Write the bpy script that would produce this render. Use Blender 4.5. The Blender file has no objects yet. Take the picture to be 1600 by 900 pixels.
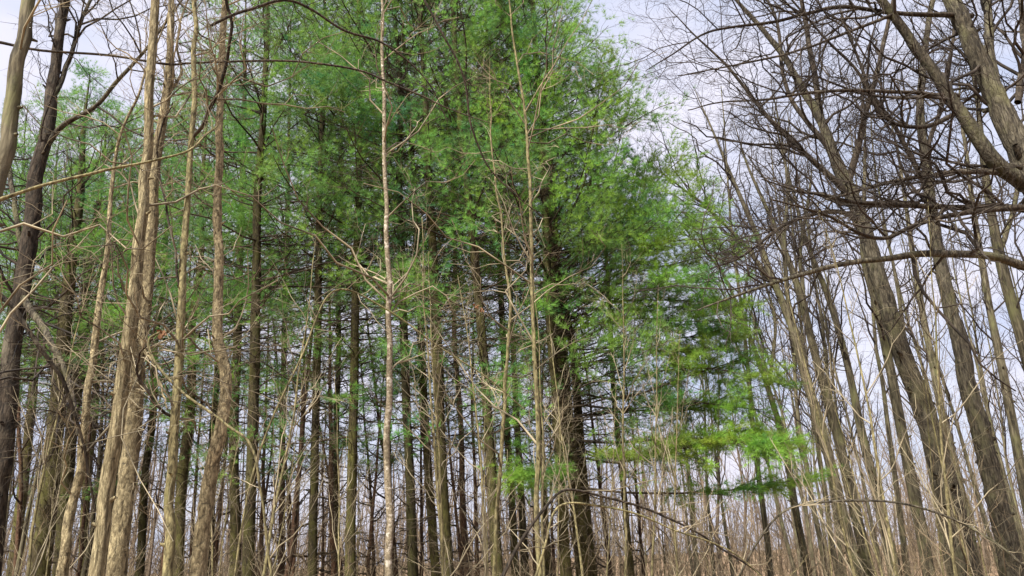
import bpy, math
import numpy as np
from mathutils import Matrix, Vector, Euler

# ------------------------------------------------------------------ camera
C = bpy.context.scene
PITCH, ROLL, FPX, EYE = math.radians(20.0), math.radians(-2.2), 1163.0, 1.6
cam_d = bpy.data.cameras.new('camera'); cam = bpy.data.objects.new('camera', cam_d)
C.collection.objects.link(cam); C.camera = cam
cam_d.sensor_width = 36.0; cam_d.lens = 36.0 * FPX / 1600.0
cam_d.clip_start = 0.05; cam_d.clip_end = 3000
CM = Matrix.Rotation(math.pi / 2 + PITCH, 3, 'X') @ Matrix.Rotation(ROLL, 3, 'Z')
cam.rotation_euler = CM.to_euler(); cam.location = (0, 0, EYE)
CMN = np.array(CM)

# ------------------------------------------------------------------ sky, sun, exposure
SUN_EL, SUN_AZ = math.radians(50), math.radians(215)     # azimuth clockwise from +Y (north): behind the camera, to the left
W = bpy.data.worlds.new('World'); C.world = W; W.use_nodes = True
nt = W.node_tree; nt.nodes.clear()
out = nt.nodes.new('ShaderNodeOutputWorld'); bg = nt.nodes.new('ShaderNodeBackground')
sky = nt.nodes.new('ShaderNodeTexSky'); sky.sky_type = 'NISHITA'; sky.sun_disc = False
sky.sun_elevation = SUN_EL; sky.sun_rotation = SUN_AZ; sky.air_density = 1.2; sky.dust_density = 1.5
tc = nt.nodes.new('ShaderNodeTexCoord'); mp = nt.nodes.new('ShaderNodeMapping')
mp.inputs['Scale'].default_value = (1, 1, 2.2); mp.inputs['Location'].default_value = (0.3, 0.1, 0)
nz = nt.nodes.new('ShaderNodeTexNoise'); nz.inputs['Scale'].default_value = 2.4; nz.inputs['Detail'].default_value = 7
nz.inputs['Roughness'].default_value = 0.55
rp = nt.nodes.new('ShaderNodeValToRGB')
rp.color_ramp.elements[0].position = 0.30; rp.color_ramp.elements[0].color = (0.82, 0.82, 0.82, 1)
rp.color_ramp.elements[1].position = 0.56; rp.color_ramp.elements[1].color = (1, 1, 1, 1)
nz2 = nt.nodes.new('ShaderNodeTexNoise'); nz2.inputs['Scale'].default_value = 4.5; nz2.inputs['Detail'].default_value = 6
rp2 = nt.nodes.new('ShaderNodeValToRGB')
rp2.color_ramp.elements[0].position = 0.36; rp2.color_ramp.elements[0].color = (3.0, 3.3, 4.3, 1)
rp2.color_ramp.elements[1].position = 0.64; rp2.color_ramp.elements[1].color = (4.1, 4.05, 4.7, 1)
mix = nt.nodes.new('ShaderNodeMixRGB')
bg.inputs['Strength'].default_value = 0.070
L = nt.links.new
L(tc.outputs['Generated'], mp.inputs['Vector']); L(mp.outputs[0], nz.inputs['Vector']); L(mp.outputs[0], nz2.inputs['Vector'])
L(nz.outputs['Fac'], rp.inputs[0]); L(nz2.outputs['Fac'], rp2.inputs[0])
L(rp.outputs[0], mix.inputs[0]); L(sky.outputs[0], mix.inputs[1]); L(rp2.outputs[0], mix.inputs[2])
L(mix.outputs[0], bg.inputs['Color']); L(bg.outputs[0], out.inputs['Surface'])
sd = bpy.data.lights.new('sun', 'SUN'); sd.energy = 4.3; sd.angle = math.radians(12); sd.color = (1.0, 0.95, 0.85)
so = bpy.data.objects.new('sun', sd); C.collection.objects.link(so)
sv = Vector((math.sin(SUN_AZ) * math.cos(SUN_EL), math.cos(SUN_AZ) * math.cos(SUN_EL), math.sin(SUN_EL)))
so.rotation_euler = sv.to_track_quat('Z', 'Y').to_euler(); so.location = (0, -5, 30)
vs = C.view_settings; vs.view_transform = 'Standard'; vs.look = 'None'; vs.gamma = 1; vs.exposure = 1.72
vs.use_curve_mapping = False
cy = C.cycles; cy.max_bounces = 5; cy.diffuse_bounces = 3; cy.glossy_bounces = 1; cy.transmission_bounces = 2
cy.use_denoising = True; cy.use_adaptive_sampling = False; cy.caustics_reflective = False; cy.caustics_refractive = False

# ------------------------------------------------------------------ helpers
rng = np.random.default_rng(11)
UP = np.array([0, 0, 1.0])
def at(x, y, D):
    """a point of the wood seen at picture point (x, y) and standing D metres away"""
    r = CMN @ np.array([(x - 800) / FPX, (450 - y) / FPX, -1.0])
    return np.array([0, 0, EYE]) + r * (D / r[1])
def nrm(v): return v / (np.linalg.norm(v, axis=-1, keepdims=True) + 1e-9)
def prop(o, label=None, cat=None, group=None, kind=None):
    if label: o['label'] = label
    if cat: o['category'] = cat
    if group: o['group'] = group
    if kind: o['kind'] = kind
    return o
def empty(name, loc, label, cat, group=None):
    o = bpy.data.objects.new(name, None); C.collection.objects.link(o); o.location = loc
    o.empty_display_size = 0.3
    return prop(o, label, cat, group)
class Geo:
    def __init__(s): s.v = []; s.q = []; s.t = []; s.n = 0
    def add(s, v, q=None, t=None):
        if q is not None and len(q): s.q.append(q + s.n)
        if t is not None and len(t): s.t.append(t + s.n)
        s.v.append(v); s.n += len(v)
    def mesh(s, name, mat, smooth=True, off=None):
        V = np.concatenate(s.v).astype(np.float32)
        if off is not None: V = V - np.asarray(off, np.float32)
        q = np.concatenate(s.q) if s.q else np.zeros((0, 4), int)
        t = np.concatenate(s.t) if s.t else np.zeros((0, 3), int)
        me = bpy.data.meshes.new(name)
        me.vertices.add(len(V)); me.vertices.foreach_set('co', V.ravel())
        nl = q.size + t.size; me.loops.add(nl); me.polygons.add(len(q) + len(t))
        me.loops.foreach_set('vertex_index', np.concatenate([q.ravel(), t.ravel()]).astype(np.int32))
        st = np.concatenate([np.arange(len(q)) * 4, q.size + np.arange(len(t)) * 3]).astype(np.int32)
        me.polygons.foreach_set('loop_start', st)
        if smooth: me.polygons.foreach_set('use_smooth', np.ones(len(st), bool))
        me.update(calc_edges=True); me.materials.append(mat)
        return me
def link(name, me, parent=None):
    o = bpy.data.objects.new(name, me); C.collection.objects.link(o); o.parent = parent
    return o
def tubes(g, P, R, s=5, rough=0.0, rg=rng, flute=0.0):
    """vectorised tubes: P (N,k,3), R (N,k)"""
    N, k, _ = P.shape
    T = nrm(np.gradient(P, axis=1))
    m = nrm(P[:, -1] - P[:, 0]); ref = np.where(np.abs(m[:, 2:3]) > 0.8, np.array([[1.0, 0.2, 0]]), np.array([[0, 0.1, 1.0]]))
    A = nrm(np.cross(T, ref[:, None, :])); B = np.cross(T, A)
    th = np.arange(s) * 2 * np.pi / s
    RR = np.repeat(R[:, :, None], s, 2)
    if rough:
        nzv = rg.normal(size=(N, k, s)); nzv = (nzv + np.roll(nzv, 1, 1) + np.roll(nzv, 1, 2) + np.roll(nzv, -1, 1)) / 4
        RR = RR * (1 + rough * nzv)
    if flute:
        ph = rg.uniform(0, 6.28, 3); z = np.linspace(0, 1, k)[None, :, None]
        RR = RR * (1 + flute * (np.sin(3 * th + ph[0] + 5 * z) + 0.7 * np.sin(5 * th + ph[1] - 4 * z) + 0.5 * np.sin(8 * th + ph[2] + 3 * z)))
    V = P[:, :, None, :] + RR[..., None] * (np.cos(th)[None, None, :, None] * A[:, :, None, :] + np.sin(th)[None, None, :, None] * B[:, :, None, :])
    i = np.arange(k - 1)[:, None] * s; j = np.arange(s)[None, :]; j2 = (j + 1) % s
    q = np.stack([i + j, i + j2, i + s + j2, i + s + j], -1).reshape(-1, 4)
    Q = (q[None] + (np.arange(N) * k * s)[:, None, None]).reshape(-1, 4)
    g.add(V.reshape(-1, 3), q=Q)
def grow(S, Dr, Ln, r0, k=5, wig=0.25, trop=0.0, tip=0.35, rg=rng):
    N = len(S); n = rg.normal(size=(N, k - 1, 3)) * wig; n[:, 0] *= 0.3
    f = np.linspace(0, 1, k - 1)[None, :, None]
    tr = trop if np.ndim(trop) == 0 else np.asarray(trop)[:, None, None]
    d = nrm(Dr[:, None, :] + np.cumsum(n, 1) * 0.6 + n * 0.7 + tr * f * UP)
    P = np.concatenate([S[:, None, :], S[:, None, :] + np.cumsum(d * (Ln / (k - 1))[:, None, None], 1)], 1)
    R = r0[:, None] * np.linspace(1, tip, k)[None, :]
    return P, R
def sample(P, R, idx, f):
    k = P.shape[1]; x = f * (k - 1); i = np.minimum(x.astype(int), k - 2); w = (x - i)[:, None]
    p = P[idx, i] * (1 - w) + P[idx, i + 1] * w; t = nrm(P[idx, i + 1] - P[idx, i])
    r = R[idx, i] * (1 - w[:, 0]) + R[idx, i + 1] * w[:, 0]
    return p, t, r
def spawn(P, R, per, f0, f1, ang, Lm, k=5, wig=0.25, trop=0.1, rmax=0.02, rk=0.6, tip=0.35, flat=0.0, taper=0.5, side=None, lr=0.0, rg=rng):
    N = len(P); per_a = np.full(N, per) if np.ndim(per) == 0 else per
    idx = np.repeat(np.arange(N), per_a)
    f = rg.uniform(f0, f1, len(idx)); p, t, r = sample(P, R, idx, f)
    rv = rg.normal(size=(len(idx), 3)); rv[:, 2] *= (1 - flat)
    if side is not None: rv = rv * 0.5 + np.asarray(side)
    az = nrm(np.cross(t, nrm(np.cross(rv, t)))) if False else nrm(rv - (rv * t).sum(1, keepdims=True) * t)
    a = np.radians(rg.normal(ang, 12, len(idx)))[:, None]
    d = t * np.cos(a) + az * np.sin(a)
    Ln = Lm * (1 - taper * (f - f0) / (f1 - f0 + 1e-6)) * rg.uniform(0.35, 1.25, len(idx))
    if lr:
        pl = np.linalg.norm(np.diff(P, axis=1), axis=2).sum(1)[idx]; Ln = np.minimum(Ln, pl * lr)
    r0 = np.minimum(r * rk, rmax * (Ln / Lm) ** 0.5)
    return grow(p, d, Ln, np.maximum(r0, 0.0012), k, wig, trop, tip, rg) + (f,)
def resample(P, r, K):
    P = np.asarray(P, float); r = np.asarray(r, float)
    Pe = np.vstack([2 * P[0] - P[1], P, 2 * P[-1] - P[-2]])
    seg = np.concatenate([[0], np.cumsum(np.linalg.norm(np.diff(P, axis=0), axis=1))]); u = np.linspace(0, seg[-1], K)
    i = np.clip(np.searchsorted(seg, u, 'right') - 1, 0, len(P) - 2); w = ((u - seg[i]) / (seg[i + 1] - seg[i] + 1e-9))[:, None]
    a, b, c, d = Pe[i], Pe[i + 1], Pe[i + 2], Pe[i + 3]
    out = 0.5 * (2 * b + (c - a) * w + (2 * a - 5 * b + 4 * c - d) * w ** 2 + (3 * b - a - 3 * c + d) * w ** 3)
    return out, np.interp(u, seg, r)
def wobble(P, amp, n, rg):
    k = len(P); x = np.linspace(0, n, k); o = rg.normal(size=(int(n) + 2, 3)) * amp
    o[:, 2] *= 0.3; W_ = np.stack([np.interp(x, np.arange(len(o)), o[:, c]) for c in range(3)], 1)
    W_ = (W_ + np.roll(W_, 1, 0) + np.roll(W_, -1, 0)) / 3; W_[0] = W_[-1] = 0
    return P + W_

# ------------------------------------------------------------------ materials
def bark(name, c_dark, c_light, patch=None, patch_amt=0.5, scale=28, stretch=0.16, bump=0.5, hue_var=0.12, dist=0.01, spots=None, sp=0.56):
    m = bpy.data.materials.new(name); m.use_nodes = True; n = m.node_tree.nodes; l = m.node_tree.links.new
    b = n['Principled BSDF']; b.inputs['Roughness'].default_value = 0.9
    b.inputs['Specular IOR Level'].default_value = 0.15
    t = n.new('ShaderNodeTexCoord'); mpn = n.new('ShaderNodeMapping'); mpn.inputs['Scale'].default_value = (1, 1, stretch)
    l(t.outputs['Object'], mpn.inputs['Vector'])
    a = n.new('ShaderNodeTexNoise'); a.inputs['Scale'].default_value = scale; a.inputs['Detail'].default_value = 6
    a.inputs['Roughness'].default_value = 0.62; a.inputs['Distortion'].default_value = 0.5
    l(mpn.outputs[0], a.inputs['Vector'])
    v = n.new('ShaderNodeTexVoronoi'); v.feature = 'DISTANCE_TO_EDGE'; v.inputs['Scale'].default_value = scale * 0.9
    wv = n.new('ShaderNodeMixRGB'); wv.inputs[0].default_value = 0.06; l(mpn.outputs[0], wv.inputs[1]); l(a.outputs['Color'], wv.inputs[2]); l(wv.outputs[0], v.inputs['Vector'])
    r = n.new('ShaderNodeValToRGB'); r.color_ramp.elements[0].position = 0.36; r.color_ramp.elements[0].color = (*c_dark, 1)
    r.color_ramp.elements[1].position = 0.66; r.color_ramp.elements[1].color = (*c_light, 1)
    l(a.outputs['Fac'], r.inputs[0])
    cur = r.outputs[0]
    rv = n.new('ShaderNodeValToRGB'); rv.color_ramp.elements[0].position = 0.0; rv.color_ramp.elements[0].color = (0.45, 0.42, 0.4, 1)
    rv.color_ramp.elements[1].position = 0.16; rv.color_ramp.elements[1].color = (1, 1, 1, 1)
    l(v.outputs['Distance'], rv.inputs[0])
    mu = n.new('ShaderNodeMixRGB'); mu.blend_type = 'MULTIPLY'; mu.inputs[0].default_value = 0.75; l(cur, mu.inputs[1]); l(rv.outputs[0], mu.inputs[2]); cur = mu.outputs[0]
    if patch:
        p = n.new('ShaderNodeTexNoise'); p.inputs['Scale'].default_value = 3.2; p.inputs['Detail'].default_value = 8; p.inputs['Roughness'].default_value = 0.7
        mp3 = n.new('ShaderNodeMapping'); mp3.inputs['Scale'].default_value = (1, 1, 0.45); l(t.outputs['Object'], mp3.inputs['Vector']); l(mp3.outputs[0], p.inputs['Vector'])
        pr = n.new('ShaderNodeValToRGB'); pr.color_ramp.elements[0].position = 0.62 - patch_amt * 0.3; pr.color_ramp.elements[0].color = (0, 0, 0, 1)
        pr.color_ramp.elements[1].position = 0.74 - patch_amt * 0.2; pr.color_ramp.elements[1].color = (0.8, 0.8, 0.8, 1)
        l(p.outputs['Fac'], pr.inputs[0])
        pm = n.new('ShaderNodeMixRGB'); l(pr.outputs[0], pm.inputs[0]); l(cur, pm.inputs[1]); pm.inputs[2].default_value = (*patch, 1); cur = pm.outputs[0]
    if spots:
        s = n.new('ShaderNodeTexNoise'); s.inputs['Scale'].default_value = 17; s.inputs['Detail'].default_value = 5; s.inputs['Roughness'].default_value = 0.7
        mp4 = n.new('ShaderNodeMapping'); mp4.inputs['Scale'].default_value = (0.7, 0.7, 1.3); l(t.outputs['Object'], mp4.inputs['Vector']); l(mp4.outputs[0], s.inputs['Vector'])
        sr = n.new('ShaderNodeValToRGB'); sr.color_ramp.elements[0].position = sp; sr.color_ramp.elements[0].color = (0, 0, 0, 1)
        sr.color_ramp.elements[1].position = sp + 0.08; sr.color_ramp.elements[1].color = (0.85, 0.85, 0.85, 1)
        l(s.outputs['Fac'], sr.inputs[0]); sm = n.new('ShaderNodeMixRGB'); l(sr.outputs[0], sm.inputs[0]); l(cur, sm.inputs[1]); sm.inputs[2].default_value = (*spots, 1); cur = sm.outputs[0]
    oi = n.new('ShaderNodeObjectInfo'); hs = n.new('ShaderNodeHueSaturation')
    mr = n.new('ShaderNodeMapRange'); mr.inputs['To Min'].default_value = 1 - hue_var * 1.6; mr.inputs['To Max'].default_value = 1 + hue_var * 1.6
    l(oi.outputs['Random'], mr.inputs['Value']); l(mr.outputs[0], hs.inputs['Value']); l(cur, hs.inputs['Color']); l(hs.outputs[0], b.inputs['Base Color'])
    if bump:
        ad = n.new('ShaderNodeMath'); ad.operation = 'ADD'; ml = n.new('ShaderNodeMath'); ml.operation = 'MINIMUM'; ml.inputs[1].default_value = 0.2
        l(v.outputs['Distance'], ml.inputs[0]); l(a.outputs['Fac'], ad.inputs[0]); l(ml.outputs[0], ad.inputs[1])
        bp = n.new('ShaderNodeBump'); bp.inputs['Strength'].default_value = bump; bp.inputs['Distance'].default_value = dist
        l(ad.outputs[0], bp.inputs['Height']); l(bp.outputs[0], b.inputs['Normal'])
    return m
def plain(name, c1, c2, scale=6, rough=0.85):
    m = bpy.data.materials.new(name); m.use_nodes = True; n = m.node_tree.nodes; l = m.node_tree.links.new
    b = n['Principled BSDF']; b.inputs['Roughness'].default_value = rough; b.inputs['Specular IOR Level'].default_value = 0.2
    t = n.new('ShaderNodeTexCoord'); a = n.new('ShaderNodeTexNoise'); a.inputs['Scale'].default_value = scale; a.inputs['Detail'].default_value = 3
    l(t.outputs['Object'], a.inputs['Vector'])
    r = n.new('ShaderNodeValToRGB'); r.color_ramp.elements[0].position = 0.35; r.color_ramp.elements[0].color = (*c1, 1)
    r.color_ramp.elements[1].position = 0.65; r.color_ramp.elements[1].color = (*c2, 1)
    l(a.outputs['Fac'], r.inputs[0]); l(r.outputs[0], b.inputs['Base Color'])
    return m
def needles_mat(name, c1, c2, tr=0.4):
    m = bpy.data.materials.new(name); m.use_nodes = True; n = m.node_tree.nodes; l = m.node_tree.links.new
    b = n['Principled BSDF']; b.inputs['Roughness'].default_value = 0.55; b.inputs['Specular IOR Level'].default_value = 0.35
    t = n.new('ShaderNodeTexCoord'); a = n.new('ShaderNodeTexNoise'); a.inputs['Scale'].default_value = 0.9; a.inputs['Detail'].default_value = 5; a.inputs['Roughness'].default_value = 0.7
    l(t.outputs['Object'], a.inputs['Vector'])
    r = n.new('ShaderNodeValToRGB'); r.color_ramp.elements[0].position = 0.36; r.color_ramp.elements[0].color = (*c1, 1)
    r.color_ramp.elements[1].position = 0.64; r.color_ramp.elements[1].color = (*c2, 1)
    l(a.outputs['Fac'], r.inputs[0])
    oi = n.new('ShaderNodeObjectInfo'); hs = n.new('ShaderNodeHueSaturation'); mr = n.new('ShaderNodeMapRange')
    mr.inputs['To Min'].default_value = 0.78; mr.inputs['To Max'].default_value = 1.2
    mr2 = n.new('ShaderNodeMapRange'); mr2.inputs['To Min'].default_value = 0.488; mr2.inputs['To Max'].default_value = 0.525
    l(oi.outputs['Random'], mr.inputs['Value']); l(mr.outputs[0], hs.inputs['Value']); l(oi.outputs['Random'], mr2.inputs['Value']); l(mr2.outputs[0], hs.inputs['Hue'])
    l(r.outputs[0], hs.inputs['Color']); l(hs.outputs[0], b.inputs['Base Color'])
    tl = n.new('ShaderNodeBsdfTranslucent'); mx = n.new('ShaderNodeMixShader'); mx.inputs[0].default_value = tr
    l(hs.outputs[0], tl.inputs['Color']); l(b.outputs[0], mx.inputs[1]); l(tl.outputs[0], mx.inputs[2])
    l(mx.outputs[0], n['Material Output'].inputs['Surface'])
    return m
M = {}
M['tan'] = bark('tan_bark', (0.070, 0.056, 0.034), (0.50, 0.42, 0.25), patch=(0.085, 0.065, 0.038), patch_amt=0.5, scale=42, stretch=0.42, bump=0.9, dist=0.014, spots=(0.05, 0.042, 0.03), sp=0.59)
M['ridged'] = bark('ridged_bark', (0.08, 0.066, 0.038), (0.45, 0.385, 0.23), patch=(0.13, 0.10, 0.055), patch_amt=0.4, scale=48, stretch=0.16, bump=1.0, dist=0.018, spots=(0.06, 0.05, 0.034), sp=0.62)
M['slim'] = bark('slim_bark', (0.05, 0.043, 0.024), (0.27, 0.235, 0.12), patch=(0.13, 0.125, 0.05), patch_amt=0.3, scale=40, stretch=0.35, bump=0.4, dist=0.006)
M['pale'] = bark('pale_bark', (0.13, 0.105, 0.07), (0.38, 0.32, 0.225), patch=(0.10, 0.08, 0.05), patch_amt=0.35, scale=50, stretch=0.8, bump=0.5, dist=0.006, spots=(0.55, 0.5, 0.42))
M['pine'] = bark('pine_bark', (0.014, 0.011, 0.007), (0.075, 0.062, 0.030), patch=(0.072, 0.072, 0.018), patch_amt=0.55, scale=30, stretch=0.3, bump=0.8, dist=0.015, hue_var=0.28)
M['redpine'] = bark('reddish_bark', (0.03, 0.018, 0.012), (0.125, 0.072, 0.045), patch=(0.07, 0.06, 0.03), patch_amt=0.3, scale=30, stretch=0.3, bump=0.6, dist=0.012, hue_var=0.2)
M['oak'] = bark('grey_oak_bark', (0.020, 0.017, 0.014), (0.135, 0.118, 0.085), patch=(0.12, 0.115, 0.06), patch_amt=0.4, scale=24, stretch=0.2, bump=1.0, dist=0.035, spots=(0.04, 0.035, 0.028), sp=0.60)
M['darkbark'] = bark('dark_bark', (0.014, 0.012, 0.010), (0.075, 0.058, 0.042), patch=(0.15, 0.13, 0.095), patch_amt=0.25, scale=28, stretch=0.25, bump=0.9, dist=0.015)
M['greytrunk'] = bark('grey_trunk_bark', (0.024, 0.021, 0.015), (0.14, 0.122, 0.080), patch=(0.11, 0.11, 0.05), patch_amt=0.4, scale=18, stretch=0.12, bump=0.7, dist=0.015, hue_var=0.2)
M['twig_dark'] = plain('dark_twig', (0.012, 0.010, 0.009), (0.050, 0.038, 0.028))
M['twig_oak'] = plain('oak_twig', (0.014, 0.011, 0.009), (0.055, 0.043, 0.034), 4)
M['twig_tan'] = plain('tan_twig', (0.045, 0.036, 0.024), (0.30, 0.255, 0.17), 2.5)
M['twig_pine'] = plain('dead_pine_twig', (0.012, 0.009, 0.007), (0.060, 0.045, 0.028), 2)
M['brush'] = plain('brush_stem', (0.035, 0.026, 0.018), (0.23, 0.175, 0.11), 3)
M['farwood'] = plain('far_wood_bark', (0.06, 0.046, 0.034), (0.17, 0.13, 0.095), 0.4)
M['needle'] = needles_mat('pine_needles', (0.046, 0.152, 0.058), (0.25, 0.39, 0.055))
M['needle_edge'] = needles_mat('fresh_pine_needles', (0.078, 0.20, 0.045), (0.31, 0.44, 0.050))
M['deadleaf'] = plain('dead_leaf', (0.13, 0.055, 0.025), (0.30, 0.16, 0.09), 20)

# ------------------------------------------------------------------ the setting: ground and far things
def ground():
    m = bpy.data.materials.new('leaf_litter_ground'); m.use_nodes = True; n = m.node_tree.nodes; l = m.node_tree.links.new
    b = n['Principled BSDF']; b.inputs['Roughness'].default_value = 0.95
    t = n.new('ShaderNodeTexCoord'); v = n.new('ShaderNodeTexVoronoi'); v.inputs['Scale'].default_value = 14; l(t.outputs['Object'], v.inputs['Vector'])
    a = n.new('ShaderNodeTexNoise'); a.inputs['Scale'].default_value = 3; a.inputs['Detail'].default_value = 8; l(t.outputs['Object'], a.inputs['Vector'])
    r = n.new('ShaderNodeValToRGB'); r.color_ramp.elements[0].color = (0.10, 0.06, 0.035, 1); r.color_ramp.elements[1].color = (0.33, 0.22, 0.13, 1)
    mx = n.new('ShaderNodeMixRGB'); mx.inputs[0].default_value = 0.5; l(v.outputs['Color'], mx.inputs[1]); l(a.outputs['Fac'], mx.inputs[2])
    l(mx.outputs[0], r.inputs[0]); l(r.outputs[0], b.inputs['Base Color'])
    bp = n.new('ShaderNodeBump'); bp.inputs['Distance'].default_value = 0.03; l(v.outputs['Distance'], bp.inputs['Height']); l(bp.outputs[0], b.inputs['Normal'])
    xs = np.concatenate([[-900, -400, -200], np.linspace(-80, 80, 81), [200, 400, 900]])
    ys = np.concatenate([[-300, -100, -40], np.linspace(-20, 100, 61), [200, 400, 900, 1500]])
    X, Y = np.meshgrid(xs, ys, indexing='ij'); Z = gz(X, Y)
    V = np.stack([X, Y, Z], -1).reshape(-1, 3); ny = len(ys)
    i = np.arange(len(xs) - 1)[:, None] * ny; j = np.arange(ny - 1)[None]
    q = np.stack([i + j, i + ny + j, i + ny + j + 1, i + j + 1], -1).reshape(-1, 4)
    g = Geo(); g.add(V, q=q); o = link('ground', g.mesh('ground', m)); prop(o, kind='structure')
def gz(x, y): return 0.06 * np.sin(x * 0.35 + 1) * np.cos(y * 0.27) + 0.05 * np.sin(x * 0.9 + y * 0.6)
ground()

def bare_batch(g, S, H, r, rg, n1=14, n2=4, n3=3, spread=40, wig=0.05, f0=0.3, k=9, sides=6, l1=0.26, trop1=0.5):
    """several whole bare trees at once: S (N,3), H (N), r (N)"""
    N = len(S); d = nrm(np.stack([rg.normal(0, 0.05, N), rg.normal(0, 0.05, N), np.ones(N)], 1))
    P, R = grow(S, d, H, r, k, wig, 0.2, 0.12, rg); tubes(g, P, R, sides)
    out = []
    Hm = float(np.mean(H))
    P1, R1, _ = spawn(P, R, n1, f0, 0.97, spread, Hm * l1, 6, 0.18, trop1, rmax=float(np.mean(r)) * 0.4, taper=0.65, rg=rg); tubes(g, P1, R1, 4)
    P2, R2, _ = spawn(P1, R1, n2, 0.2, 0.98, 42, Hm * l1 * 0.42, 5, 0.22, 0.2, rmax=float(np.mean(r)) * 0.15, rg=rg); tubes(g, P2, R2, 3)
    if n3:
        P3, R3, _ = spawn(P2, R2, n3, 0.2, 1, 42, Hm * l1 * 0.2, 4, 0.25, 0.1, rmax=float(np.mean(r)) * 0.07, rg=rg); tubes(g, P3, R3, 3)
    return P, R

rg = np.random.default_rng(5)
g = Geo(); N = 640
y = rg.uniform(40, 100, N); x = rg.uniform(-0.8, 0.85, N) * y; z = gz(x, y)
bare_batch(g, np.stack([x, y, z], 1), rg.uniform(8, 15, N), rg.uniform(0.04, 0.11, N), rg, wig=0.09, n1=16, n2=4, n3=0, k=7, sides=4, spread=42, f0=0.04)
o = link('distant_woodland', g.mesh('distant_woodland', M['farwood'])); prop(o, 'far-off bare wood of thin grey-brown stems closing the view', 'woodland', kind='stuff')

g = Geo(); N = 1700                       # tangle of thin stems covering the wood floor
y = 8.5 + 34 * rg.random(N) ** 1.1; x = rg.uniform(-0.85, 0.85, N) * y; S = np.stack([x, y, gz(x, y)], 1)
d = nrm(np.stack([rg.normal(0, 0.42, N), rg.normal(0, 0.42, N), np.ones(N)], 1))
Hh = rg.gamma(4.0, 0.36, N) + 0.4
P, R = grow(S, d, Hh, rg.uniform(0.003, 0.010, N), 8, 0.24, -0.12, 0.3, rg); tubes(g, P, R, 4)
P1, R1, _ = spawn(P, R, 7, 0.2, 0.95, 55, 0.85, 6, 0.28, 0.0, rmax=0.005, rg=rg); tubes(g, P1, R1, 3)
P2, R2, _ = spawn(P1, R1, 2, 0.2, 0.95, 40, 0.35, 4, 0.2, 0.0, rmax=0.003, rg=rg); tubes(g, P2, R2, 3)
N = 3200; y = 36 + 45 * rg.random(N); x = rg.uniform(-0.85, 0.9, N) * y; S = np.stack([x, y, gz(x, y)], 1)
P, R = grow(S, nrm(np.stack([rg.normal(0, 0.2, N), rg.normal(0, 0.2, N), np.ones(N)], 1)), rg.uniform(1.5, 5.5, N), rg.uniform(0.012, 0.03, N), 5, 0.12, 0, 0.3, rg); tubes(g, P, R, 3)
P1, R1, _ = spawn(P, R, 7, 0.1, 0.95, 40, 1.2, 4, 0.2, 0.1, rmax=0.010, rg=rg); tubes(g, P1, R1, 3)
o = link('undergrowth', g.mesh('undergrowth', M['brush'])); prop(o, 'tangle of thin tan stems and briars covering the wood floor', 'undergrowth', kind='stuff')

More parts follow.
